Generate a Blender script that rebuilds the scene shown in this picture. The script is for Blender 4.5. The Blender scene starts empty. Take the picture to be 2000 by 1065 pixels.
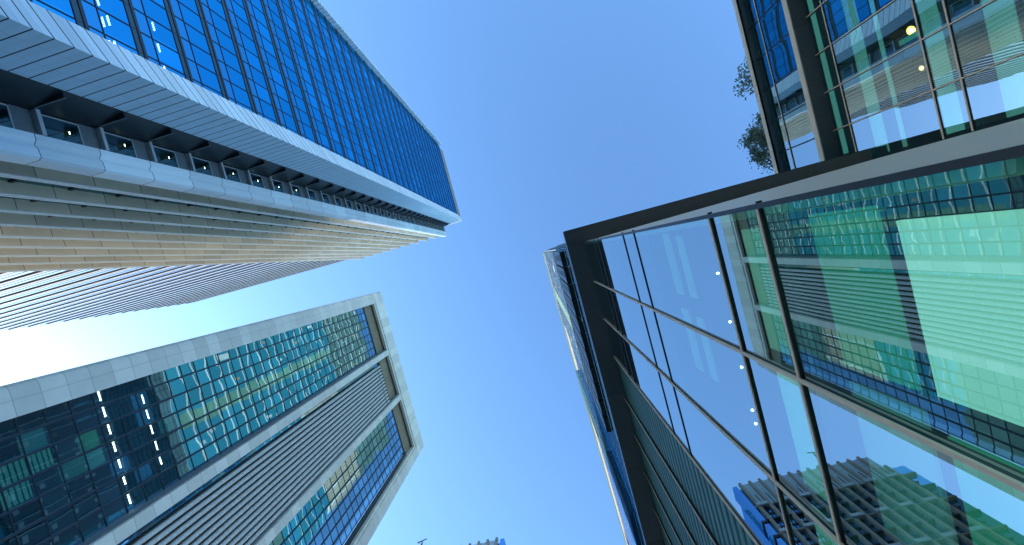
import bpy, math, random
from mathutils import Vector, Matrix
random.seed(7)
sc = bpy.context.scene
COL = sc.collection
# ------------------------------------------------------------------ camera
# world axes: X runs along the street grid to the right, Y towards the bottom of the
# picture, Z up; the camera stands at the origin, 1.6 m above the pavement, looking up
F, VP, TH = 800.0, (1044.0, 494.0), math.radians(15.1)
zc = Vector((VP[0]-1000, VP[1]-532.5, F)).normalized()
xa = Vector((math.cos(TH), -math.sin(TH), 0)); xa = (xa - zc*xa.dot(zc)).normalized()
ya = zc.cross(xa)
right = Vector((xa[0], ya[0], zc[0])); down = Vector((xa[1], ya[1], zc[1])); fwd = Vector((xa[2], ya[2], zc[2]))
cd = bpy.data.cameras.new('camera'); cam = bpy.data.objects.new('camera', cd); COL.objects.link(cam)
cd.sensor_width = 36; cd.lens = F/2000*36; cd.clip_end = 6000; cd.clip_start = 0.05
cam.matrix_world = Matrix(((right[0], -down[0], -fwd[0], 0), (right[1], -down[1], -fwd[1], 0), (right[2], -down[2], -fwd[2], 0), (0, 0, 0, 1)))
sc.camera = cam
# ------------------------------------------------------------------ light
SUN = Vector((-5.5, 0.9, 2.4)).normalized()
w = bpy.data.worlds.new('World'); sc.world = w; w.use_nodes = True
nt = w.node_tree; bg = nt.nodes['Background']
sky = nt.nodes.new('ShaderNodeTexSky'); sky.sky_type = 'NISHITA'; sky.sun_disc = False
sky.sun_elevation = math.asin(SUN.z); sky.sun_rotation = math.atan2(SUN.x, SUN.y)
sky.altitude = 0; sky.air_density = 1.0; sky.dust_density = 0.5; sky.ozone_density = 2.0
tint = nt.nodes.new('ShaderNodeMix'); tint.data_type = 'RGBA'; tint.blend_type = 'MULTIPLY'; tint.inputs[0].default_value = 1
tint.inputs[7].default_value = (.71, .97, 1.15, 1)          # the photograph's deep blue grading of the sky
nt.links.new(sky.outputs[0], tint.inputs[6]); nt.links.new(tint.outputs[2], bg.inputs[0]); bg.inputs[1].default_value = 0.15
sl = bpy.data.lights.new('sun', 'SUN'); sl.energy = 3.4; sl.angle = math.radians(0.5); sl.color = (1, .95, .87)
so = bpy.data.objects.new('sun', sl); COL.objects.link(so); so.rotation_euler = SUN.to_track_quat('Z', 'Y').to_euler()
sc.view_settings.view_transform = 'Standard'; sc.view_settings.look = 'None'
sc.view_settings.exposure = 1.53; sc.view_settings.gamma = 1.0
sc.cycles.max_bounces = 10; sc.cycles.glossy_bounces = 6; sc.cycles.transparent_max_bounces = 10
sc.cycles.caustics_reflective = True; sc.cycles.sample_clamp_indirect = 3.0; sc.cycles.caustics_refractive = False

# ------------------------------------------------------------------ materials
def new_mat(name):
    m = bpy.data.materials.new(name); m.use_nodes = True
    n = m.node_tree.nodes; n.clear(); o = n.new('ShaderNodeOutputMaterial')
    return m, m.node_tree, o
def math_n(nt, op, a, b=None):
    n = nt.nodes.new('ShaderNodeMath'); n.operation = op
    for i, v in enumerate((a, b)):
        if v is None: continue
        if isinstance(v, (int, float)): n.inputs[i].default_value = v
        else: nt.links.new(v, n.inputs[i])
    return n.outputs[0]
def solid(name, col, rough=.5, metal=0., var=.12, scale=1.5, joints=(), jw=.012, jdark=.35, spec=.5, cvar=.22):
    """surface with mottling and, for panels, joint lines: joints = [(axis, spacing, offset), ...]"""
    m, t, o = new_mat(name); N, L = t.nodes, t.links
    p = N.new('ShaderNodeBsdfPrincipled'); L.new(p.outputs[0], o.inputs[0])
    p.inputs['Roughness'].default_value = rough; p.inputs['Metallic'].default_value = metal
    p.inputs['Specular IOR Level'].default_value = spec
    g = N.new('ShaderNodeNewGeometry')
    no = N.new('ShaderNodeTexNoise'); no.inputs['Scale'].default_value = scale; no.inputs['Detail'].default_value = 6
    L.new(g.outputs['Position'], no.inputs['Vector'])
    fac = math_n(t, 'MULTIPLY_ADD', no.outputs[0], var*2); fac.node.inputs[2].default_value = 1-var
    sep = N.new('ShaderNodeSeparateXYZ'); L.new(g.outputs['Position'], sep.inputs[0])
    cell = None
    for ax, sp, off, *jx in joints:
        c = math_n(t, 'DIVIDE', math_n(t, 'SUBTRACT', sep.outputs['XYZ'.index(ax)], off), sp)
        fr = math_n(t, 'FRACT', c)
        ln = math_n(t, 'LESS_THAN', fr, (jx[0] if jx else jw)/sp*2)
        k = math_n(t, 'SUBTRACT', 1.0, math_n(t, 'MULTIPLY', ln, 1-(jx[1] if jx else jdark)))
        fac = math_n(t, 'MULTIPLY', fac, k)
        fl = math_n(t, 'FLOOR', c); fl = math_n(t, 'MULTIPLY', fl, 7.31+sp)
        cell = fl if cell is None else math_n(t, 'ADD', cell, fl)
    if cell is not None:
        wn = N.new('ShaderNodeTexWhiteNoise'); wn.noise_dimensions = '1D'; L.new(cell, wn.inputs['W'])
        v = math_n(t, 'MULTIPLY_ADD', wn.outputs[0], cvar); v.node.inputs[2].default_value = 1-cvar*.6
        fac = math_n(t, 'MULTIPLY', fac, v)
    mx = N.new('ShaderNodeVectorMath'); mx.operation = 'SCALE'; mx.inputs[0].default_value = col
    L.new(fac, mx.inputs['Scale']); L.new(mx.outputs[0], p.inputs['Base Color'])
    return m
def glass(name, refl, trans, f0=.5, rough=.0, wave=.0, wscale=.5, tilt=.0, cell=(2, 2, 2), off=(0, 0, 0), back=(.01, .02, .025), tmix=.5, stretch=(1, 1, 1), var=0.):
    """coated glazing: tinted mirror over a pane that lets part of the view through;
    wave = roller-wave distortion of the pane, tilt = each pane set a hair differently"""
    m, t, o = new_mat(name); N, L = t.nodes, t.links
    g = N.new('ShaderNodeNewGeometry'); nrm = None
    if wave or tilt:
        vec = g.outputs['Normal']
        if wave:
            mp = N.new('ShaderNodeMapping'); mp.inputs['Scale'].default_value = stretch; L.new(g.outputs['Position'], mp.inputs[0])
            no = N.new('ShaderNodeTexNoise'); no.inputs['Scale'].default_value = wscale; no.inputs['Detail'].default_value = 1.5
            L.new(mp.outputs[0], no.inputs['Vector'])
            s = N.new('ShaderNodeVectorMath'); s.operation = 'SUBTRACT'; s.inputs[1].default_value = (.5, .5, .5); L.new(no.outputs['Color'], s.inputs[0])
            k = N.new('ShaderNodeVectorMath'); k.operation = 'SCALE'; k.inputs['Scale'].default_value = wave; L.new(s.outputs[0], k.inputs[0])
            a = N.new('ShaderNodeVectorMath'); a.operation = 'ADD'; L.new(vec, a.inputs[0]); L.new(k.outputs[0], a.inputs[1]); vec = a.outputs[0]
        if tilt:
            s0 = N.new('ShaderNodeVectorMath'); s0.operation = 'SUBTRACT'; s0.inputs[1].default_value = off; L.new(g.outputs['Position'], s0.inputs[0])
            d = N.new('ShaderNodeVectorMath'); d.operation = 'DIVIDE'; d.inputs[1].default_value = cell; L.new(s0.outputs[0], d.inputs[0])
            f = N.new('ShaderNodeVectorMath'); f.operation = 'FLOOR'; L.new(d.outputs[0], f.inputs[0])
            wn = N.new('ShaderNodeTexWhiteNoise'); wn.noise_dimensions = '3D'; L.new(f.outputs[0], wn.inputs['Vector'])
            s = N.new('ShaderNodeVectorMath'); s.operation = 'SUBTRACT'; s.inputs[1].default_value = (.5, .5, .5); L.new(wn.outputs['Color'], s.inputs[0])
            k = N.new('ShaderNodeVectorMath'); k.operation = 'SCALE'; k.inputs['Scale'].default_value = tilt; L.new(s.outputs[0], k.inputs[0])
            a = N.new('ShaderNodeVectorMath'); a.operation = 'ADD'; L.new(vec, a.inputs[0]); L.new(k.outputs[0], a.inputs[1]); vec = a.outputs[0]
        nz = N.new('ShaderNodeVectorMath'); nz.operation = 'NORMALIZE'; L.new(vec, nz.inputs[0]); nrm = nz.outputs[0]
    gl = N.new('ShaderNodeBsdfGlossy'); gl.inputs['Roughness'].default_value = rough; gl.inputs['Color'].default_value = (*refl, 1)
    tr = N.new('ShaderNodeBsdfTransparent'); tr.inputs[0].default_value = (*trans, 1)
    df = N.new('ShaderNodeBsdfDiffuse'); df.inputs[0].default_value = (*back, 1)
    m1 = N.new('ShaderNodeMixShader'); m1.inputs[0].default_value = tmix; L.new(df.outputs[0], m1.inputs[1]); L.new(tr.outputs[0], m1.inputs[2])
    if var:
        s0 = N.new('ShaderNodeVectorMath'); s0.operation = 'SUBTRACT'; s0.inputs[1].default_value = off; L.new(g.outputs['Position'], s0.inputs[0])
        d = N.new('ShaderNodeVectorMath'); d.operation = 'DIVIDE'; d.inputs[1].default_value = cell; L.new(s0.outputs[0], d.inputs[0])
        f = N.new('ShaderNodeVectorMath'); f.operation = 'FLOOR'; L.new(d.outputs[0], f.inputs[0])
        wn2 = N.new('ShaderNodeTexWhiteNoise'); wn2.noise_dimensions = '3D'; L.new(f.outputs[0], wn2.inputs['Vector'])
        kk = math_n(t, 'MULTIPLY_ADD', math_n(t, 'POWER', wn2.outputs['Value'], 2.5), var); kk.node.inputs[2].default_value = 1-var*.25
        sc_ = N.new('ShaderNodeVectorMath'); sc_.operation = 'SCALE'; sc_.inputs[0].default_value = refl; L.new(kk, sc_.inputs['Scale']); L.new(sc_.outputs[0], gl.inputs['Color'])
        sd_ = N.new('ShaderNodeVectorMath'); sd_.operation = 'SCALE'; sd_.inputs[0].default_value = [c+.02*var for c in back]; L.new(math_n(t, 'MULTIPLY', kk, kk), sd_.inputs['Scale']); L.new(sd_.outputs[0], df.inputs[0])
    lw = N.new('ShaderNodeLayerWeight'); lw.inputs[0].default_value = .5
    if nrm: L.new(nrm, gl.inputs['Normal'])
    pw = math_n(t, 'POWER', lw.outputs['Facing'], 4.0)
    fac = math_n(t, 'MULTIPLY_ADD', pw, 1-f0); fac.node.inputs[2].default_value = f0
    m2 = N.new('ShaderNodeMixShader'); L.new(fac, m2.inputs[0]); L.new(m1.outputs[0], m2.inputs[1]); L.new(gl.outputs[0], m2.inputs[2])
    L.new(m2.outputs[0], o.inputs[0])
    return m
def self_glow(name, col, s, slat=0):
    """board, blind or band whose lit look is put in as weak emission"""
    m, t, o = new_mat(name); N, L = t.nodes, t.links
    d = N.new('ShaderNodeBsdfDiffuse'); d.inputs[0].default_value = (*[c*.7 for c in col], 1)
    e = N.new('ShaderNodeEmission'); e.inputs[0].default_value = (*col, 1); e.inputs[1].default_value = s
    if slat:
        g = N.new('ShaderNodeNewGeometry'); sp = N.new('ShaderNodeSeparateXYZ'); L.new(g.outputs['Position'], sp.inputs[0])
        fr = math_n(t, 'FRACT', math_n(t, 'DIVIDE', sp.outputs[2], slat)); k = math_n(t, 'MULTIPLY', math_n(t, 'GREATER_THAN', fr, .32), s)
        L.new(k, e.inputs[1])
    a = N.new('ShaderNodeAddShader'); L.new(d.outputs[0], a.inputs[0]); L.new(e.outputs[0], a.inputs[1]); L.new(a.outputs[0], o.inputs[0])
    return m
def lamp_mat(name, col, s):
    m, t, o = new_mat(name); e = t.nodes.new('ShaderNodeEmission'); e.inputs[0].default_value = (*col, 1); e.inputs[1].default_value = s
    t.links.new(e.outputs[0], o.inputs[0]); return m
def leaf_mat(name, col):
    m, t, o = new_mat(name); N, L = t.nodes, t.links
    p = N.new('ShaderNodeBsdfPrincipled'); p.inputs['Roughness'].default_value = .5
    oi = N.new('ShaderNodeNewGeometry'); r = N.new('ShaderNodeValToRGB')
    r.color_ramp.elements[0].color = (col[0]*.55, col[1]*.6, col[2]*.6, 1); r.color_ramp.elements[1].color = (col[0]*1.5, col[1]*1.35, col[2]*1.2, 1)
    L.new(oi.outputs['Random Per Island'], r.inputs[0]); L.new(r.outputs[0], p.inputs['Base Color'])
    tl = N.new('ShaderNodeBsdfTranslucent'); L.new(r.outputs[0], tl.inputs[0])
    mx = N.new('ShaderNodeMixShader'); mx.inputs[0].default_value = .25; L.new(p.outputs[0], mx.inputs[1]); L.new(tl.outputs[0], mx.inputs[2])
    L.new(mx.outputs[0], o.inputs[0]); return m

FL = 4.385                      # storey of the big tower, a floor line at z = 36.43
ZA0 = 36.43 - 8*FL
M = dict(
 glA=glass('blue_glass', (.03, .50, .92), (.25, .5, .8), f0=.78, wave=.006, wscale=.25, tilt=.006, cell=(4, 1.97, FL), off=(0.03, -.1, ZA0), back=(.0, .02, .06), tmix=.7, var=.28),
 glA2=glass('spandrel_glass', (.07, .46, .80), (.2, .4, .6), f0=.8, wave=.004, wscale=.25, back=(.02, .08, .15), tmix=.0),
 glW=glass('window_glass', (.35, .6, .7), (.4, .7, .7), f0=.35, wave=.01, back=(.005, .03, .04), tmix=.6),
 glF=glass('pale_strip_glass', (.80, .85, .90), (.5, .6, .7), f0=.55, wave=.012, wscale=.2, back=(.55, .58, .6), tmix=.0),
 glB=glass('teal_glass', (.46, .78, .92), (.35, .6, .7), f0=.50, wave=.014, wscale=.35, tilt=.006, cell=(9, 1.92, 2.11), off=(.03, 1.9, 41.5), back=(.015, .09, .14), tmix=.5, stretch=(1, 1.2, .7), var=.35),
 glC=glass('clear_glass', (.86, .98, 1.0), (.34, .90, .74), f0=.40, wave=.0035, wscale=.35, tilt=.002, cell=(2, 2.2, 6), back=(.0, .03, .03), tmix=.96),
 glCf=glass('fritted_glass', (.55, .8, .75), (.3, .6, .5), f0=.10, wave=.004, back=(.12, .34, .27), tmix=.0),
 glWg=glass('wing_glass', (.80, .95, 1.0), (.48, .95, .86), f0=.40, wave=.010, wscale=.40, tilt=.004, cell=(2, 2.2, 6), back=(.0, .03, .03), tmix=.96),
 glD=glass('tower_glass', (.14, .38, .48), (.2, .4, .4), f0=.22, wave=.003, wscale=.3, back=(.02, .125, .14), tmix=.0),
 glD2=glass('sky_blue_glass', (.55, .78, .95), (.2, .4, .4), f0=.55, wave=.006, wscale=.3, back=(.02, .10, .2), tmix=.0),
 glE=glass('deep_blue_glass', (.25, .55, .95), (.1, .2, .3), f0=.75, wave=.01, back=(.03, .17, .36), tmix=.0),
 mull=solid('dark_mullion', (.012, .02, .035), .35),
 mullB=solid('navy_mullion', (.015, .03, .05), .4),
 black=solid('black_gasket', (.008, .009, .010), .4),
 soff=solid('charcoal_metal', (.15, .16, .155), .45, var=.2, scale=8, joints=(('Y', 4.36, .13),), jw=.006),
 beige=solid('champagne_metal', (.97, .66, .43), .5, metal=.0, var=.08, scale=20),
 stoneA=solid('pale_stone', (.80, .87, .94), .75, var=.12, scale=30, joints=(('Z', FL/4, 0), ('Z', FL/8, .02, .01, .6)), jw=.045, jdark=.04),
 stoneA_shade=solid('pale_stone_shaded', (.54, .73, .88), .75, var=.16, scale=30, joints=(('Z', FL/4, 0), ('Z', FL/8, .02, .01, .75), ('X', 1.65, .1, .012, .6)), jw=.045, jdark=.04, cvar=.07),  # side of the same stone, its blue shade painted into the colour
 pil=solid('pilaster_panel', (.80, .88, .95), .6, var=.05, scale=40, joints=(('Z', FL, 1.4),), jw=.03, jdark=.15),
 fin=solid('fin_stone', (.84, .74, .60), .6, var=.10, scale=1.1, joints=(('Z', FL, 0),), jw=.03, jdark=.15),
 white=solid('white_metal', (.88, .88, .86), .35, var=.04, scale=6),
 grey=solid('grey_panel', (.16, .18, .20), .5),
 postA=solid('sill_metal', (.50, .52, .55), .4),
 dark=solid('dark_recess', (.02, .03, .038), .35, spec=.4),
 stoneB=solid('silver_panel', (.90, .85, .78), .5, var=.10, scale=.6, joints=(('Z', 2.11, .6), ), jw=.018, jdark=.4),  # warmth of reflected sunlight put into the frame panel colours
 stoneBt=solid('silver_beam_panel', (.92, .87, .80), .5, var=.12, scale=.6, joints=(('Y', 2.2, .4),), jw=.018, jdark=.4),
 revB=solid('brown_reveal', (.27, .22, .16), .6, joints=(('Y', 2.2, .4), ('Z', 2.6, .2)), jw=.03, jdark=.55),
 louv=solid('louver_metal', (.66, .65, .63), .42, metal=.1, var=.38, scale=3.0),
 louvd=solid('louver_back', (.03, .035, .04), .6),
 tan=solid('tan_louver', (.40, .33, .24), .6, joints=(('Z', .55, 0), ('Y', .5, 0)), jw=.05, jdark=.3),
 intd=solid('interior_dark', (.035, .05, .05), .8),
 slab=solid('floor_slab', (.12, .13, .13), .8),
 blind=self_glow('glow_board', (.80, .95, .88), .27),  # daylight on the boards put in as emission
 blind2=self_glow('glow_board_dim', (.32, .95, .66), .05),
 curt=self_glow('glow_curtain', (.50, .92, .80), .08),
 glowt=self_glow('teal_glow', (.12, .62, .60), .12), glowg=self_glow('green_glow', (.10, .65, .40), .14), glowb=self_glow('blue_glow', (.08, .38, .85), .16), glowslat=self_glow('glow_panel', (.15, .75, .62), .22, slat=.42),  # emissive colours for the panels added behind the teal glass
 faint=self_glow('faint_glow_fabric', (.7, .95, .9), .03),
 venet=self_glow('glow_venetian_blind', (.60, .95, .80), .12, slat=.05),
 frit=solid('green_louver', (.012, .03, .028), .5),
 crown=solid('crown_panel', (.06, .10, .09), .6, joints=(('Z', 7.0, 1), ('Y', 2.4, 0)), jw=.05, jdark=.5, spec=.03),
 dband=solid('tower_band', (.34, .34, .32), .6, spec=.1),
 dtan=solid('tower_tan', (.24, .20, .15), .6, spec=.1),
 tealp=solid('teal_rail', (.02, .075, .11), .35),
 fritp=solid('fritted_panel', (.12, .33, .27), .55, spec=.12, var=.25, scale=.7),
 dbrown=solid('brown_panel', (.20, .15, .10), .6, spec=.05),
 dgreen=solid('green_panel', (.09, .17, .12), .5, joints=(('Z', 1.46, 0),), jw=.05, jdark=.5, spec=.03),
 pierE=solid('brown_pier', (.40, .38, .37), .6),
 pan=solid('pale_blue_panel', (.55, .68, .80), .4, joints=(('Z', 3.4, 0),), jw=.03),
 road=solid('asphalt', (.05, .05, .052), .9, scale=6), pave=solid('paving', (.30, .29, .28), .85, joints=(('X', .6, 0), ('Y', .6, 0)), jw=.005, jdark=.5),
 antiglare=solid('antiglare_band', (.05, .085, .095), .6, joints=(('Z', 1.1, 0), ('Y', 2.9, 0)), jw=.12, jdark=.4, spec=.03),  # matte colour of the band added against glare
 lampw=lamp_mat('warm_lamp', (1, .84, .62), 7), halo=lamp_mat('amber_halo', (1, .50, .10), 1.6),
 bark=solid('bark', (.06, .045, .035), .9), leaf=leaf_mat('leaf', (.19, .25, .20)),
 steel=solid('painted_steel', (.10, .12, .13), .4), roofm=solid('roof_gravel', (.22, .22, .21), .9, scale=12), brd=solid('mark_vinyl', (.55, .80, .70), .6),
)
# ------------------------------------------------------------------ mesh helpers
class MB:
    def __init__(s): s.v = []; s.f = []; s.m = []
    def face(s, pts, m=0):
        n = len(s.v); s.v += [tuple(p) for p in pts]; s.f.append(tuple(range(n, n+len(pts)))); s.m.append(m); return s
    def prism(s, poly, z0, z1, m=0, mt=None):
        a = sum(poly[i][0]*poly[(i+1) % len(poly)][1]-poly[(i+1) % len(poly)][0]*poly[i][1] for i in range(len(poly)))
        if a < 0: poly = poly[::-1]
        n = len(poly); k = len(s.v)
        s.v += [(p[0], p[1], z0) for p in poly]+[(p[0], p[1], z1) for p in poly]
        for i in range(n):
            j = (i+1) % n; s.f.append((k+i, k+j, k+n+j, k+n+i)); s.m.append(m)
        s.f.append(tuple(k+i for i in range(n-1, -1, -1))); s.m.append(m if mt is None else mt)
        s.f.append(tuple(k+n+i for i in range(n))); s.m.append(m if mt is None else mt)
        return s
    def box(s, a0, a1, b0, b1, z0, z1, m=0, mt=None):
        a0, a1 = sorted((a0, a1)); b0, b1 = sorted((b0, b1))
        return s.prism([(a0, b0), (a1, b0), (a1, b1), (a0, b1)], z0, z1, m, mt)
    def tube(s, p, q, r0, r1, n=8, m=0):
        p, q = Vector(p), Vector(q); d = (q-p).normalized(); u = d.orthogonal().normalized(); v = d.cross(u); k = len(s.v)
        for c, r in ((p, r0), (q, r1)):
            s.v += [tuple(c+(u*math.cos(2*math.pi*i/n)+v*math.sin(2*math.pi*i/n))*r) for i in range(n)]
        for i in range(n):
            j = (i+1) % n; s.f.append((k+i, k+j, k+n+j, k+n+i)); s.m.append(m)
        s.f.append(tuple(k+i for i in range(n-1, -1, -1))); s.m.append(m); s.f.append(tuple(k+n+i for i in range(n))); s.m.append(m)
        return s
    def build(s, name, mats, parent=None, bevel=0):
        if not isinstance(mats, (list, tuple)): mats = [mats]
        o_ = Vector((0, 0, 0)); q = parent
        while q is not None: o_ += Vector(q.location); q = q.parent
        me = bpy.data.meshes.new(name); me.from_pydata([(x-o_.x, y-o_.y, z-o_.z) for x, y, z in s.v], [], s.f)
        for mm in mats: me.materials.append(mm)
        me.polygons.foreach_set('material_index', s.m); me.update()
        o = bpy.data.objects.new(name, me); COL.objects.link(o)
        if parent is not None: o.parent = parent
        if bevel:
            b = o.modifiers.new('bevel', 'BEVEL'); b.width = bevel; b.segments = 2; b.limit_method = 'ANGLE'
        return o
def tag(o, label=None, cat=None, group=None, kind=None):
    for k, v in (('label', label), ('category', cat), ('group', group), ('kind', kind)):
        if v: o[k] = v
    return o
def thing(name, label, cat, loc=(0, 0, 0), group=None):
    o = bpy.data.objects.new(name, None); COL.objects.link(o); o.location = loc; o.empty_display_size = .5
    return tag(o, label, cat, group)
GZ = -1.6

# ------------------------------------------------------------------ ground
tag(MB().box(-900, 900, -900, 900, GZ-.5, GZ-.13).build('road', M['road']), kind='structure')
tag(MB().box(-24, 1.5, -140, 62, GZ-.126, GZ).build('pavement', M['pave'], bevel=.01), kind='structure')

# ------------------------------------------------------------------ blue tower
HA = 166.0
A = thing('office_tower', 'tall tower with a blue glass wall, pale stone corner pier and ribbed stone side', 'office tower', (-45, -30, GZ))
GA = -26.07; BA0, BA1 = -52.1, -23.15
MB().box(-60, -28.6, BA0+.3, BA1-.1, GZ, HA-.2).box(-140, -36, -60, -20.6, GZ, HA-.3).box(-68.9, -34.4, -21, -17.75, GZ, HA-.4).build('core', M['intd'], A)
nf = int((HA-ZA0)/FL)+1
for i in range(-1, nf):                                   # glazing storey by storey
    z0, z1 = ZA0+i*FL, min(ZA0+(i+1)*FL, HA); z0 = max(z0, GZ)
    mb = MB()
    zs = min(z0+1.25, z1)
    mb.face([(GA, BA0, zs), (GA, BA1, zs), (GA, BA1, z1), (GA, BA0, z1)], 0)
    mb.face([(GA+.004, BA0, z0), (GA+.004, BA1, z0), (GA+.004, BA1, zs), (GA+.004, BA0, zs)], 1)
    g = mb.build('glazing_storey', [M['glA'], M['glA2']], A)
    mb = MB(); mb.box(GA-.1, GA+.09, BA0, BA1, z0-.12, z0+.13, 0); mb.box(GA-.1, GA+.03, BA0, BA1, z0-.55, z0-.121, 1); mb.box(GA-.1, GA+.05, BA0, BA1, z0-.62, z0-.551, 0)
    mb.box(GA-.1, GA+.05, BA0, BA1, zs-.03, zs+.03, 0)
    mb.build('floor_rail', [M['mull'], M['tealp']], A)
b = -23.51+.4
k = 0
while b > BA0:
    y = -23.51-1.97*k; b = y-1.97
    if y < BA0: break
    MB().box(GA-.1, GA+.035, y-.055, y-.018, GZ, HA-.05).box(GA-.1, GA+.035, y+.018, y+.055, GZ, HA-.05).build('mullion', M['mull'], A); k += 1
# parapet screen, far edge post, roof cap
MB().box(-27.0, -26.6, BA0, BA1-.1, HA, HA+9.2).build('parapet_screen', M['tan'], A)
MB().box(-28, -25.0, BA0-.55, BA0-.02, GZ, HA+.6).box(-28, -25.5, BA0-1.0, BA0-.55, GZ, HA+.6).build('edge_post', M['stoneA'], A, bevel=.04)
MB().prism([(-26.05, -23.12), (-24.95, -20.30), (-29.8, -20.2), (-29.9, -23.12)], GZ, HA-.9, 0).build('corner_pier', [M['stoneA_shade']], A)
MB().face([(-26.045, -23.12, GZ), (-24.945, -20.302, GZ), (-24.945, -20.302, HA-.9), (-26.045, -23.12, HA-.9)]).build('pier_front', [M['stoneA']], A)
MB().prism([(-26.1, -23.1), (-24.85, -20.3), (-24.9, -20.05), (-34.9, -20.05), (-34.9, -23.1)], HA-.9, HA+.3).build('roof_cap', [M['white']], A)
# recessed window slot between pier and ribbed side
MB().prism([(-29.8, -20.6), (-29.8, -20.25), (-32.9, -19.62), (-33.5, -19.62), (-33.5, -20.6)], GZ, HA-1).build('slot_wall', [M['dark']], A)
zw0 = 32.4*800*126.95e-5
lo = -7
for i in range(lo, 32):
    z = zw0+i*4.43
    if z > HA-4: break
    w_ = MB(); w_.box(-33.4, -33.25, -19.62, -17.68, z, z+4.43, 2); w_.box(-33.2, -32.78, -19.62, -17.68, z+3.08, z+4.36, 1)               # backing panel
    w_.face([(-32.80, -19.45, z+.25), (-32.80, -17.75, z+.25), (-32.80, -17.75, z+3.0), (-32.80, -19.45, z+3.0)], 0)
    wo = w_.build('window', [M['glW'], M['grey'], M['intd']], A)
    MB().box(-32.95, -32.35, -19.62, -17.68, z-.05, z+.22).build('sill', [M['postA']], wo)
    MB().box(-32.85, -32.76, -19.5, -17.7, z+3.0, z+3.079).box(-32.85, -32.76, -19.55, -19.45, z+.25, z+2.999).build('frame', [M['postA']], wo)
    MB().box(-32.9, -30.0, -20.18, -19.70, z-.03, z+.04, 0).box(-32.6, -29.9, -19.73, -19.69, z-.05, z+.06, 1).build('glass_canopy', [M['dark'], M['grey']], wo)
# moulded pilaster beside the slot
MB().prism([(-32.5, -17.66), (-32.2, -17.5), (-32.2, -17.05), (-32.45, -16.75), (-32.25, -16.4), (-32.2, -15.75), (-32.45, -15.6), (-33.6, -15.6), (-33.6, -17.66)], GZ, HA-2).build('corner_pilaster', [M['pil']], A)
# vertical stone fins with white front caps
MB().face([(-33.6, -17.1, GZ), (-68.9, -17.1, GZ), (-68.9, -17.1, HA-1), (-33.6, -17.1, HA-1)]).build('rib_glazing', [M['glW']], A)
for i in range(1, 10):
    a = -32.6-3.97*i
    f_ = MB().box(a-.5, a, -17.25, -16.05, GZ, HA-.6, 0).build('stone_fin', [M['fin']], A)
    MB().box(a-.56, a+.05, -16.05, -15.93, GZ, HA-.55, 0).box(a-.3, a-.25, -15.93, -15.85, GZ, HA-.55, 0).build('fin_cap', [M['white']], f_)
    MB().box(a-2.2, a-2.1, -17.1, -16.95, GZ, HA-1).build('mullion', M['mull'], A)
for i in range(-1, nf):
    z = ZA0+i*FL
    if z > GZ and z < HA-1: MB().box(-33.6, -68.5, -17.1, -16.98, z-.15, z+.15).build('spandrel_line', M['mull'], A)
# far part: horizontal white slats storey by storey
zs0 = 54.4
for i in range(-12, 27):
    z = zs0+i*4.385
    if z < GZ or z > HA-2: continue
    MB().box(-68.9, -142.5, -20, -17.05, z, z+4.385).build('ribbon_glazing', [M['glF']], A)
    s_ = MB().box(-68.9, -143.2, -17.04, -16.90, z-.10, z+.14, 0)
    s_.box(-68.9, -143.0, -16.90, -16.87, z-.11, z+.62, 1)
    s_.box(-68.9, -142.6, -17.045, -17.0, z+1.5, z+1.62, 1).box(-68.9, -142.6, -17.045, -17.0, z+2.6, z+2.66, 0)
    s_.build('white_slat', [M['dark'], M['white']], A)

# ------------------------------------------------------------------ framed building
HB = 118.0; FB = -46.6; GB = -48.1
B = thing('framed_office_block', 'broad block in a silver panel frame with teal glass bays and a louvred middle bay', 'office block', (-70, 22, GZ))
WB = 95.0
MB().box(FB-WB, -54, -.5, 46.6, GZ, HB-.6).build('core', M['intd'], B)
MB().prism([(FB-3, -.9), (FB-.45, -.9), (FB-.12, -.62), (FB, -.2), (FB, 2.04), (FB-3, 2.04)], GZ, HB).build('side_pier', [M['stoneB']], B)
MB().box(FB-3, FB-WB, -.9, -.6, GZ, HB).build('side_wall', [M['stoneB']], B)
MB().box(FB-.005, FB+.012, .55, .57, GZ, HB-5.9).build('panel_joint', M['grey'], B)
MB().box(FB-3, FB, 2.04, 44.55, 112.3, HB).build('top_beam', [M['stoneBt']], B, bevel=.05)
MB().box(FB-.9, FB-.25, 2.04, 44.55, 111.5, 112.3).build('beam_lip', [M['white']], B)
MB().box(GB-.6, GB+.2, 2.04, 44.55, 106.9, 112.29).build('top_spandrel', [M['revB']], B)
MB().box(FB-3, FB, 44.55, 47.0, GZ, HB).build('side_pier', [M['stoneB']], B, bevel=.05)
MB().box(GB+.2, FB-.3, 43.9, 44.55, GZ, 111.5).build('inner_post', [M['stoneB']], B)
MB().box(GB+.1, GB+.5, 43.0, 43.9, GZ, 106.9).build('inner_post', [M['dark']], B)
for p0, p1 in ((15.5, 16.9), (28.5, 29.9)):
    MB().box(GB-.3, FB-.05, p0, p1, GZ, 112.0).build('middle_pier', [M['stoneB']], B, bevel=.03)
    MB().box(GB-.3, FB-.55, p0-.28, p0, GZ, 111.5).build('pier_return', [M['grey']], B)
    MB().box(GB-.2, GB+.25, p1, p1+.5, GZ, 106.9).build('slot_post', [M['louvd']], B)
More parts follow.
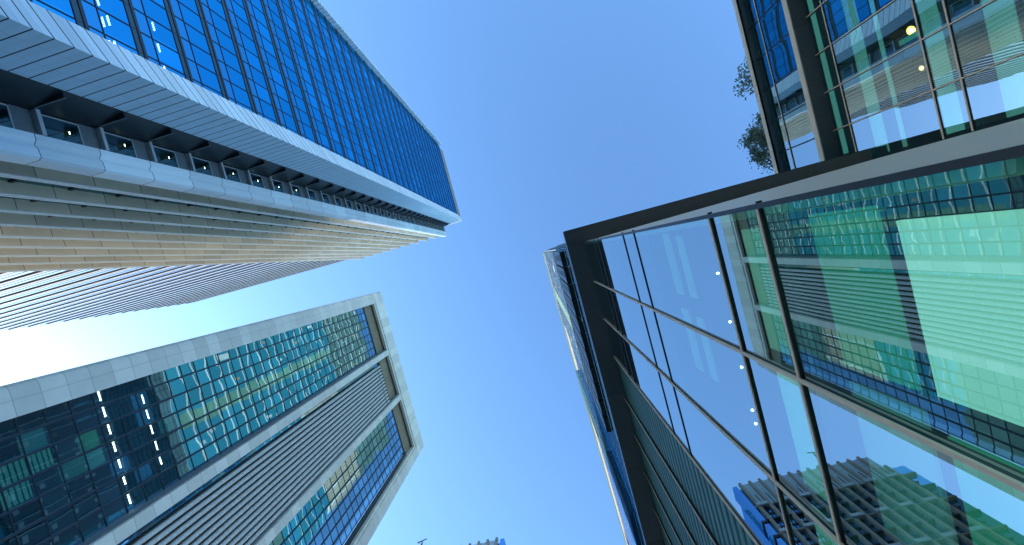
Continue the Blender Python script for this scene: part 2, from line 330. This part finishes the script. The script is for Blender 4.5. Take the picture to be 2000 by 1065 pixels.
def bayB(b0, b1, cols):
    n = len(cols)-1
    for j in range(n):
        mb = MB().face([(GB, cols[j], GZ), (GB, cols[j+1], GZ), (GB, cols[j+1], 106.9), (GB, cols[j], 106.9)])
        mb.build('glazing_strip', [M['glB']], B)
        if j: MB().box(GB-.1, GB+.14, cols[j]-.11, cols[j]+.11, GZ, 106.9).build('mullion', M['mullB'], B)
    r = 0
    mb = MB()
    while True:
        z = 41.5+2.11*(r-20); r += 1
        if z < 0: continue
        if z > 106.5: break
        mb.box(GB-.05, GB+.05, b0, b1, z-.045, z+.045)
    mb.build('transom_grid', M['mullB'], B)
bayB(2.04, 15.22, [2.04, 3.6, 5.6, 7.55, 9.5, 11.4, 13.3, 15.22])
bayB(30.4, 43.0, [30.4, 32.5, 34.6, 36.7, 38.8, 40.9, 43.0])
# glowing panels added low in the left bay, lifting its near-black glass
for y0, y1, z0, z1, mm in ((3.7, 5.5, 33.4, 35.4, 'glowt'), (5.7, 7.5, 31.3, 35.4, 'glowslat'), (7.7, 9.4, 31.3, 33.3, 'glowslat'), (5.7, 7.5, 37.7, 39.5, 'glowg'), (7.7, 9.4, 35.6, 39.5, 'glowt'), (3.7, 5.5, 43.8, 45.6, 'glowb'), (5.7, 7.5, 43.8, 45.6, 'glowb'), (9.6, 11.3, 39.8, 41.6, 'glowb'), (11.5, 13.2, 41.9, 43.6, 'glowb'), (2.2, 3.5, 48.1, 52.0, 'glowt'), (7.7, 9.4, 46.0, 47.8, 'glowt')):
    MB().box(GB-2.4, GB-2.3, y0*1.03, y1*1.03, z0*1.03, z1*1.03).build('glow_panel', [M[mm]], B)
# louvred bay
MB().box(GB-.6, GB-.2, 17.4, 28.2, GZ, 106.9).build('louver_backing', [M['louvd']], B)
MB().face([(GB-.18, 17.0, GZ), (GB-.18, 18.2, GZ), (GB-.18, 18.2, 106.9), (GB-.18, 17.0, 106.9)]).build('slot_glazing', [M['glB']], B)
for i in range(12):
    y = 18.5+.86*i
    pts = [(FB-1.15, y-.27), (FB-1.02, y-.30), (FB-.78, y-.26), (FB-.66, y-.1), (FB-.66, y+.1), (FB-.78, y+.2), (FB-1.0, y+.16), (FB-1.15, y+.05)]
    lv = MB().prism(pts, GZ, 105.4).build('louver_blade', [M['louv']], B)
    MB().box(FB-1.05, FB-.64, y-.28, y+.18, 103.2, 103.35).build('clip', [M['louvd']], lv)

# ------------------------------------------------------------------ podium pavilion (front glass a=2.8)
HT = 22.9; GC = 2.8
C = thing('glass_pavilion', 'low glass pavilion with a flat dark overhanging roof and champagne mullions', 'office building', (8, 18, GZ))
MB().box(1.86, 18.5, -.70, 46, HT, HT+.55).build('roof_slab', [M['soff']], C)
MB().box(1.84, 1.86, -.70, 46, HT+.03, HT+.6).box(1.86, 18.5, -.72, -.70, HT+.03, HT+.6).build('roof_edge', [M['mull']], C)
MB().prism([(GC, .126), (18.55, -.10), (18.55, .3), (GC+.02, .3)], GZ, HT-.004).build('side_wall', [M['beige']], C)
for z in (19.15, 18.06, 13.0, 11.6, 6.6, 5.2): MB().box(GC-.03, GC+.03, .10, .125, z-.02, z+.02).build('wall_joint', M['black'], C)
MB().box(11.5, 12, .35, 46, GZ, HT-.02).build('back_wall', M['intd'], C)
for z0, z1 in ((18.2, 19.0), (11.75, 12.85), (5.35, 6.45)): MB().box(GC+.35, 11.5, .35, 46, z0, z1).build('floor_slab', M['slab'], C)
cols = [.126, 2.38, 4.53, 6.72]; rows = [GZ, 5.2, 6.6, 11.6, 13.0, 18.06, 19.15, HT]
for i in range(3):
    for j in range(len(rows)-1):
        if j in (3, 5):
            pass
        MB().face([(GC, cols[i], rows[j]), (GC, cols[i+1], rows[j]), (GC, cols[i+1], rows[j+1]), (GC, cols[i], rows[j+1])]).build('window_pane', [M['glC']], C)
fcols = [6.72, 9.2, 11.35, 13.5, 15.7, 17.9, 20.1, 22.3, 24.5, 26.7, 28.9, 31.1, 33.3, 35.5, 37.7, 40]
for i in range(len(fcols)-1):
    fp = MB().face([(GC+.06, fcols[i], GZ), (GC+.06, fcols[i+1], GZ), (GC+.06, fcols[i+1], HT), (GC+.06, fcols[i], HT)]).build('fritted_pane', [M['fritp']], C)
    mb = MB(); z = 1.0
    while z < HT: mb.box(GC+.046, GC+.058, fcols[i]+.04, fcols[i+1]-.04, z, z+.13); z += .42
    mb.build('sun_louver', [M['frit']], fp)
for i, y in enumerate(cols[1:]+fcols[1:-1]):
    dpt = .035 if i < 3 else .02
    mo = MB().box(GC-.02, GC+.08, y-.024, y+.022, GZ, HT-.003).build('mullion', M['black'], C)
    MB().box(GC-.02-dpt, GC-.02, y-.022, y+.026, GZ, HT-.003).build('mullion_cap', M['beige'], mo)
MB().box(GC-.06, GC+.05, .126, .19, GZ, HT-.003).build('corner_mullion', M['black'], C)
for z, t_ in ((19.15, .05), (18.06, .05), (13.0, .034), (11.6, .034), (6.6, .034), (5.2, .034)):
    tr_ = MB().box(GC-.022, GC+.1, .19, 6.72, z-t_, z+t_*.4).build('transom', M['black'], C)
    if z < 7: MB().box(GC-.038, GC-.022, .19, 6.72, z-t_*.2, z+t_*1.3).build('transom_cap', M['beige'], tr_)
# interior boards and blinds behind the glass, their daylight put in as glow
mods = [(.42, 2.30), (2.52, 4.42), (4.7, 6.6)]
for i, (y0, y1) in enumerate(mods):
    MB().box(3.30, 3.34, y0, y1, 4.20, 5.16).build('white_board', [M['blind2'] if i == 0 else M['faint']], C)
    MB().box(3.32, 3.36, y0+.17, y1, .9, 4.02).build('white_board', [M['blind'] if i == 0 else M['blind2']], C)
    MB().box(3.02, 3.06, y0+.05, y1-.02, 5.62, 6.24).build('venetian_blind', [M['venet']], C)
    if i < 2:
        MB().box(3.5, 3.54, y0, y1-.2, 11.0, 11.5).build('fabric_strip', [M['faint']], C)
        MB().box(3.5, 3.54, y0+.1, y1-.2, 10.1, 10.5).build('fabric_strip', [M['faint']], C)
# small half-round vinyl mark with dots on the glass beside the large board
mk = MB(); cy, cz, rr = .47, 4.06, .045
ya_, za_ = .445, 4.10
pts = [(3.29, ya_+rr*.9*math.sin(math.pi*i/14)*1.0, za_+rr*math.cos(math.pi*i/14)) for i in range(15)]
mk.face(pts)
mk.face([(3.29, .425, 4.005), (3.29, .447, 4.0), (3.29, .449, 4.025), (3.29, .43, 4.03)])
mk.face([(3.29, .405+.012*math.cos(i*math.pi/4), 3.985+.012*math.sin(i*math.pi/4)) for i in range(8)])
mo = mk.build('wall_mark', [M['brd']], C)
md = MB()
for y, z in ((.455, 4.12), (.452, 4.08), (.468, 4.10), (.472, 4.085), (.468, 4.118), (.455, 4.10)):
    md.face([(3.286, y+.0035*math.cos(i*math.pi/3), z+.0035*math.sin(i*math.pi/3)) for i in range(6)])
md.build('mark_dots', [M['black']], mo)

# ------------------------------------------------------------------ set-back wing (glass a=18.6)
GW = 18.6
W = thing('glass_wing', 'set-back glass wing with a champagne roof ledge, beyond the pavilion side wall', 'office building', (26, -20, GZ))
ZR = 30.8
MB().box(GW+9, GW+9.5, -60, -.2, GZ, ZR-.6).build('back_wall', M['intd'], W)
MB().box(18.18, GW+14, -60, -.72, 30.4, 30.55).build('roof_soffit', [M['grey']], W)
MB().box(18.15, 18.3, -60, -.72, 30.40, 30.8).box(18.3, GW+14, -60, -.72, 30.55, 30.8).build('roof_fascia', [M['beige']], W)
MB().box(17.72, GW, -60, -.74, 25.1, 25.3).build('ledge_soffit', [M['soff']], W)
MB().box(17.66, 17.72, -60, -.74, 25.08, 25.46).build('ledge_fascia', [M['beige']], W)
wm = [-.1-2.22*i for i in range(28)]
wrows = [GZ, 5.2, 6.6, 11.6, 13.0, 18.0, 19.2, 23.9, 25.1, 29.2, 30.4]
for j in range(len(wrows)-1):
    for i in range(10):
        top = wm[i]
        if j > 6: top = min(top, -.74)
        MB().face([(GW, wm[i+1], wrows[j]), (GW, top, wrows[j]), (GW, top, wrows[j+1]), (GW, wm[i+1], wrows[j+1])]).build('window_pane', [M['glWg']], W) if (i < 9) else MB().face([(GW, -60, wrows[j]), (GW, top, wrows[j]), (GW, top, wrows[j+1]), (GW, -60, wrows[j+1])]).build('window_pane', [M['glWg']], W)
for y in wm[1:12]:
    mo = MB().box(GW-.04, GW+.1, y-.04, y+.04, GZ, 30.4).build('mullion', M['black'], W)
    MB().box(GW-.09, GW-.04, y-.025, y+.025, GZ, 25.09).build('mullion_cap', M['beige'], mo)
for z in wrows[1:-1]:
    if z == 25.1: continue
    tr_ = MB().box(GW-.03, GW+.08, -60, -.74 if z > 22.8 else -.14, z-.045, z+.03).build('transom', M['black'], W)
    MB().box(GW-.05, GW-.03, -60, -.74 if z > 22.8 else -.14, z-.02, z+.05).build('transom_cap', M['beige'], tr_)
for z0, z1 in ((18.15, 19.05), (24.3, 25.0), (11.8, 12.8), (5.4, 6.4)): MB().box(GW+.4, GW+9, -60, -.3, z0, z1).build('floor_slab', M['slab'], W)
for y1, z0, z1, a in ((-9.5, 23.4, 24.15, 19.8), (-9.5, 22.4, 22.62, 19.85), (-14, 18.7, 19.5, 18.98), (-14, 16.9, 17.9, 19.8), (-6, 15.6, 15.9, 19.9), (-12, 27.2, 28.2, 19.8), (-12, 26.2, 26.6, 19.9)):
    MB().box(a, a+.05, y1, -.3 if z1 < 25 else -.9, z0, z1).build('glow_ceiling_band', [M['curt']], W)  # brightness of the bands put in as emission
for y, z0, z1 in ((-3.4, 19.6, 21.2), (-5.3, 20.2, 22.4)): MB().box(20.6, 20.66, y-.25, y, z0, z1).build('glow_doorway', [M['blind2']], W)  # doorway glow also put in as emission

# ------------------------------------------------------------------ slab towers standing behind the pavilion roof
D = thing('slab_tower', 'dark green slab tower with boxed balconies, just above the pavilion roof edge', 'tower', (16, 14, HT+.56))
ZD = HT+.57; HD = 214.0; AD = 4.2; DB0, DB1 = .80, 32.7
MB().prism([(AD, DB0), (14, -.72), (30, -.6), (30, DB1), (AD, DB1)], ZD, HD-.1).build('tower_body', [M['glD']], D)
MB().box(AD-.05, AD+.05, DB0-.02, DB1, 178, HD).build('crown_band', [M['crown']], D)
MB().prism([(AD-.06, DB0-.04), (14, -.77), (14.05, -.70), (AD, DB0+.05)], HD-.8, HD+.15).build('roof_trim', [M['dband']], D)
for i in range(7):
    t_ = (i+.6)/7.3; x = AD+9.8*t_; y = DB0-1.52*t_
    MB().box(x-.06, x+.06, y-.12, y, ZD, HD-.9).build('side_fin', [M['dband'] if i % 3 == 0 else M['mull']], D)
rnd = random.Random(3)
z = ZD+.6; i = 0
while z < 210:
    x0 = AD-.05 if z > 178 else AD
    MB().box(x0-.010, x0, DB0, DB1, z-.24, z+.24).build('floor_band', [M['dband']], D)
    MB().box(x0-.009, x0, DB0, DB1, z+.5, z+.62).build('floor_band', [M['mull']], D)
    cl = MB(); n_ = 0
    for kx in rnd.sample(range(15), 8):
        if rnd.random() < .34 and n_ < 1 and not 60 < z < 100:
            y0 = .9+kx*2.05; cl.box(x0-.006, x0-.001, y0, y0+rnd.choice((.5, .9, 1.8)), z+.7, z+rnd.choice((2.2, 4.0)), rnd.choice((0, 0, 1, 2))); n_ += 1
    if n_: cl.build('cladding_panel', [M['dbrown'], M['dband'], M['grey']], D)
    z += 4.4
MB().box(AD-.008, AD-.002, 17, 21.0, 100, 178).build('green_panel_strip', [M['dgreen']], D)
for i in range(11):
    y0 = .9+i*2.66
    bx = MB().box(AD-.55, AD, y0, y0+2.36, 63, 83.5, 0).build('balcony_box', [M['dark']], D)
    mb = MB().box(AD-.62, AD-.55, y0, y0+.16, 63, 83.5).box(AD-.62, AD-.55, y0, y0+2.36, 83.2, 83.6)
    for q in range(4):
        zz = 64.4+q*4.1; mb.box(AD-.60, AD-.55, y0+.4+.15*q, y0+1.5, zz, zz+.8, 1 if i < 4 else 0)
    mb.build('frame', [M['dband'], M['dbrown']], bx)
MB().box(AD-.012, AD-.004, DB0, DB1, 83.7, 99).build('antiglare_band', [M['antiglare']], D)  # matte band added over the tower glass to stop white sky glare
D2 = thing('stepped_tower', 'long stepped tower with blue strip glazing and small beige balconies, beyond the dark slab tower', 'tower', (18, 70, HT+.56))
def skin(P, off0, off1, z0, z1, mats, name):
    return MB().prism([(x-off1, y) for x, y in P]+[(x-off0, y) for x, y in P[::-1]], z0, z1).build(name, mats, D2)
for P, H_, zb0, zb1 in (([(4.25, 32.75), (4.95, 76)], 214.0, 150, 176), ([(2.69, 36.6), (2.92, 50), (3.3, 70), (3.72, 91.4)], 120.0, 82, 96)):
    top = H_-.1
    MB().prism(P+[(30, P[-1][1]), (30, P[0][1])], ZD, top).build('tower_body', [M['glD'] if H_ > 200 else M['glD2']], D2)
    skin(P, 0, .06, zb1, H_, [M['crown']], 'crown_band')
    skin(P, 0, .03, zb0-2, zb0-.6, [M['dband']], 'white_ledge')
    skin(P, 0, .02, zb0-.6, zb1, [M['dbrown']], 'balcony_backing')
    y = P[0][1]+.5; q = 0
    while y < P[-1][1]-1:
        for (x0, y0), (x1, y1) in zip(P, P[1:]):
            if y0 <= y <= y1: x = x0+(x1-x0)*(y-y0)/(y1-y0)
        MB().box(x-.06, x+.05, y, y+.8, zb0, zb1-.3).build('balcony_panel', [M['dtan'] if q % 4 else M['dband']], D2); y += 1.25; q += 1
    z = ZD+1
    while z < zb0-3:
        skin(P, 0, .012, z, z+.3, [M['dband']], 'floor_band'); skin(P, 0, .008, z+.9, z+1.2, [M['glE']], 'floor_band'); z += 4.4

# ------------------------------------------------------------------ pier tower at the foot of the picture
E = thing('pier_clad_tower', 'distant blue glass tower with brown vertical piers at the foot of the photo', 'tower', (-45, 90, GZ))
HE = 102.0
MB().box(-58.6, -27.0, 69.2, 110, GZ, HE-1.2).box(-63.5, -58.6, 69.2, 108, GZ, HE-5.3).build('tower_body', [M['glE']], E)
MB().box(-27.4, -26.4, 68.6, 72, GZ, HE-.6).build('corner_glass', [M['glE']], E)
MB().box(-26.4, -25.9, 71, 100, GZ, HE-6).build('side_glazing', [M['glE']], E)
for i in range(14):
    a = -28.4-2.4*i
    if a > -63: MB().box(a-.34, a+.34, 68.35, 69.2, GZ, HE if a > -58.6 else HE-5).box(a-.10, a+.10, 68.22, 68.35, GZ, HE if a > -58.6 else HE-5).build('pier', [M['pierE']], E)
    if a > -58: MB().box(a-1.98, a-.42, 68.7, 69.2, HE-9, HE-.4).build('top_panel', [M['pan']], E)
    if a > -58: MB().box(a-1.24, a-1.16, 68.5, 69.2, HE-10, HE-5).build('top_fin', [M['mull']], E)
z = HE-9; i = 0
while z > 2:
    MB().box(-63.0, -27.4, 68.5, 69.2, z-.18, z+.18).build('floor_band', [M['dband'] if i % 2 == 0 else M['mull']], E)
    mb = MB()
    for q in range(14):
        a = -28.4-2.4*q
        mb.box(a-1.28, a-1.12, 68.95, 69.2, z-4.2, z-.2, 0); mb.box(a-1.98, a-.42, 68.95, 69.2, z-2.3, z-2.1, 0)
        if i % 2 == 0 and q < 13: mb.box(a-1.98, a+.42, 67.9, 68.1, z-.4, z+.4, 1) if q % 2 == 0 else None
    mb.build('window_grid', [M['mull'], M['pan']], E)
    z -= 4.4; i += 1
for i in range(20):
    z = HE-14-i*4.4
    MB().box(-27.5, -26.2, 68.4, 72, z-.3, z+.3).build('bay_sill', [M['mull']], E)
K = thing('roof_crane', 'small T-headed window-cleaning crane on the distant tower roof', 'crane', (-49.9, 68.8, HE))
MB().box(-50.6, -49.2, 68.9, 70.2, HE-.5, HE+1.0).build('base', [M['steel']], K)
MB().tube((-49.9, 69.4, HE+.9), (-49.9, 68.2, HE+4.6), .32, .2).build('mast', [M['steel']], K)
MB().tube((-51.2, 68.1, HE+4.5), (-48.6, 67.9, HE+5.1), .16, .13).tube((-49.9, 68.2, HE+3.6), (-50.9, 68.1, HE+4.5), .1, .1).build('jib', [M['steel']], K)

# ------------------------------------------------------------------ roof trees on the wing
def tree(name, label, x, y, z0, h, r, n, seed):
    rd = random.Random(seed)
    t = thing(name, label, 'tree', (x, y, z0), 'trees on the wing roof')
    tb = MB(); p = Vector((x, y, z0)); tops = []
    for k in range(5):
        q = p+Vector((rd.uniform(-.15, .15), rd.uniform(-.15, .15), h*.14)); tb.tube(p, q, .2-.03*k, .17-.03*k); p = q
        if k >= 1:
            for _ in range(7):
                an = rd.uniform(0, 6.28); e = p+Vector((math.cos(an)*r*rd.uniform(.5, .85), math.sin(an)*r*rd.uniform(.5, .85), h*rd.uniform(.08, .3)))
                tb.tube(p, e, .07, .02, 5); tops.append(e)
    tops.append(p+Vector((0, 0, h*.25)))
    tb.build('trunk', [M['bark']], t)
    cr = MB(); cl = []
    for _ in range(30):
        while True:
            v = Vector((rd.uniform(-1, 1), rd.uniform(-1, 1), rd.uniform(-1, 1)))
            if .35 < v.length < 1: break
        cl.append((Vector((x, y, z0+h*.66))+Vector((v.x*r, v.y*r*1.05, v.z*h*.36)), rd.uniform(.35, .8)))
    for e in tops: cl.append((e, .6))
    for _ in range(n):
        c, s = rd.choice(cl)
        p = c+Vector((rd.gauss(0, .5), rd.gauss(0, .5), rd.gauss(0, .45)))*s
        u = Vector((rd.gauss(0, 1), rd.gauss(0, 1), rd.gauss(0, .6))).normalized(); v = u.cross(Vector((rd.gauss(0, 1), rd.gauss(0, 1), rd.gauss(0, 1)))).normalized()
        L_ = rd.uniform(.10, .22); wd = L_*.42
        cr.face([p-u*L_, p-v*wd, p+u*L_, p+v*wd])
    cr.build('crown', [M['leaf']], t)
tree('roof_tree', 'large dark leafy tree over the wing roof, next to the pavilion roof', 22.6, -4.3, ZR, 8.2, 2.55, 5600, 1)
tree('roof_tree', 'thin sparse tree over the wing roof, higher in the photo than the leafy one', 22.6, -10.0, ZR, 7.4, 2.0, 1900, 5)

# ------------------------------------------------------------------ lamps
def strip_lamp(label, a, b, z, lb, grp, wid=.14):
    t = thing('ceiling_lamp', label, 'lamp', (a, b, z), grp)
    MB().box(a-wid*.6, a+wid*.6, b-lb/2+.04, b+lb/2-.04, z+.031, z+.06).build('housing', [M['steel']], t)
    MB().box(a-wid+.02, a+wid-.02, b-lb/2+.02, b+lb/2-.02, z, z+.03).build('tube', [M['lampw']], t)
for (b_, z_) in ((-27.08, 30.22), (-25.39, 30.15), (-25.78, 30.64), (-23.56, 30.12), (-23.81, 30.61), (-27.76, 34.98), (-25.78, 34.89), (-23.81, 34.86)):
    strip_lamp('white tube lamp behind the blue glass of the tall tower', -27.0, b_, z_, .8, 'tube lamps behind the blue glass', .10)
for (b_, z_) in ((2.71, 41.2), (4.51, 41.18), (6.48, 41.16), (8.46, 41.14), (10.34, 41.14), (12.2, 41.11), (14.39, 41.03)):
    strip_lamp('ceiling strip lamp in the left lamp row behind teal glass', -49.5, b_, z_, 1.15, 'left row of lamps behind the teal glass', .13)
for (b_, z_) in ((4.69, 45.55), (6.58, 45.55), (8.44, 45.5), (10.45, 45.47), (12.27, 45.43)):
    strip_lamp('ceiling strip lamp in the right lamp row behind teal glass', -49.5, b_, z_, 1.15, 'right row of lamps behind the teal glass', .11)
for i in range(-1, 7):
    z_ = zw0+i*4.43+2.4
    strip_lamp('small lamp behind a recessed slot window of the tall tower', -32.98, -18.9+.1*(i % 3), z_, .26, 'lamps in the slot windows', .05)
def spot(label, a, b, z, r, m, grp):
    t = thing('ceiling_spotlight', label, 'spotlight', (a, b, z), grp)
    MB().tube((a, b, z+.02), (a, b, z+.22), r*1.3, r*1.2, 12).build('housing', [M['steel']], t)
    MB().tube((a, b, z), (a, b, z+.019), r, r, 12).build('lens', [M['lampw']], t)
    if m is not M['lampw']: MB().tube((a, b, z+.001), (a, b, z+.018), r*1.9, r*1.9, 14).build('halo_ring', [m], t)  # amber halo around the lens painted in as an emissive ring
for i, (b_, nm) in enumerate(((.394, 'topmost'), (.689, 'second from the top'), (.966, 'third from the top'), (1.231, 'fourth from the top'), (1.315, 'lowest'))):
    a = 3.25; spot('white spotlight behind the pavilion glass, %s of five in line' % nm, a, b_*a, a*800/327, .022, M['lampw'], 'spotlights behind the pavilion glass')
spot('large bright amber spotlight in the wing', 22.6, -.277*22.6, 22.6*800/761, .13, M['halo'], 'spotlights in the wing')
spot('smaller amber spotlight in the wing, below the brighter one', 22.6, -.184*22.6, 22.6*800/763.7, .07, M['halo'], 'spotlights in the wing')
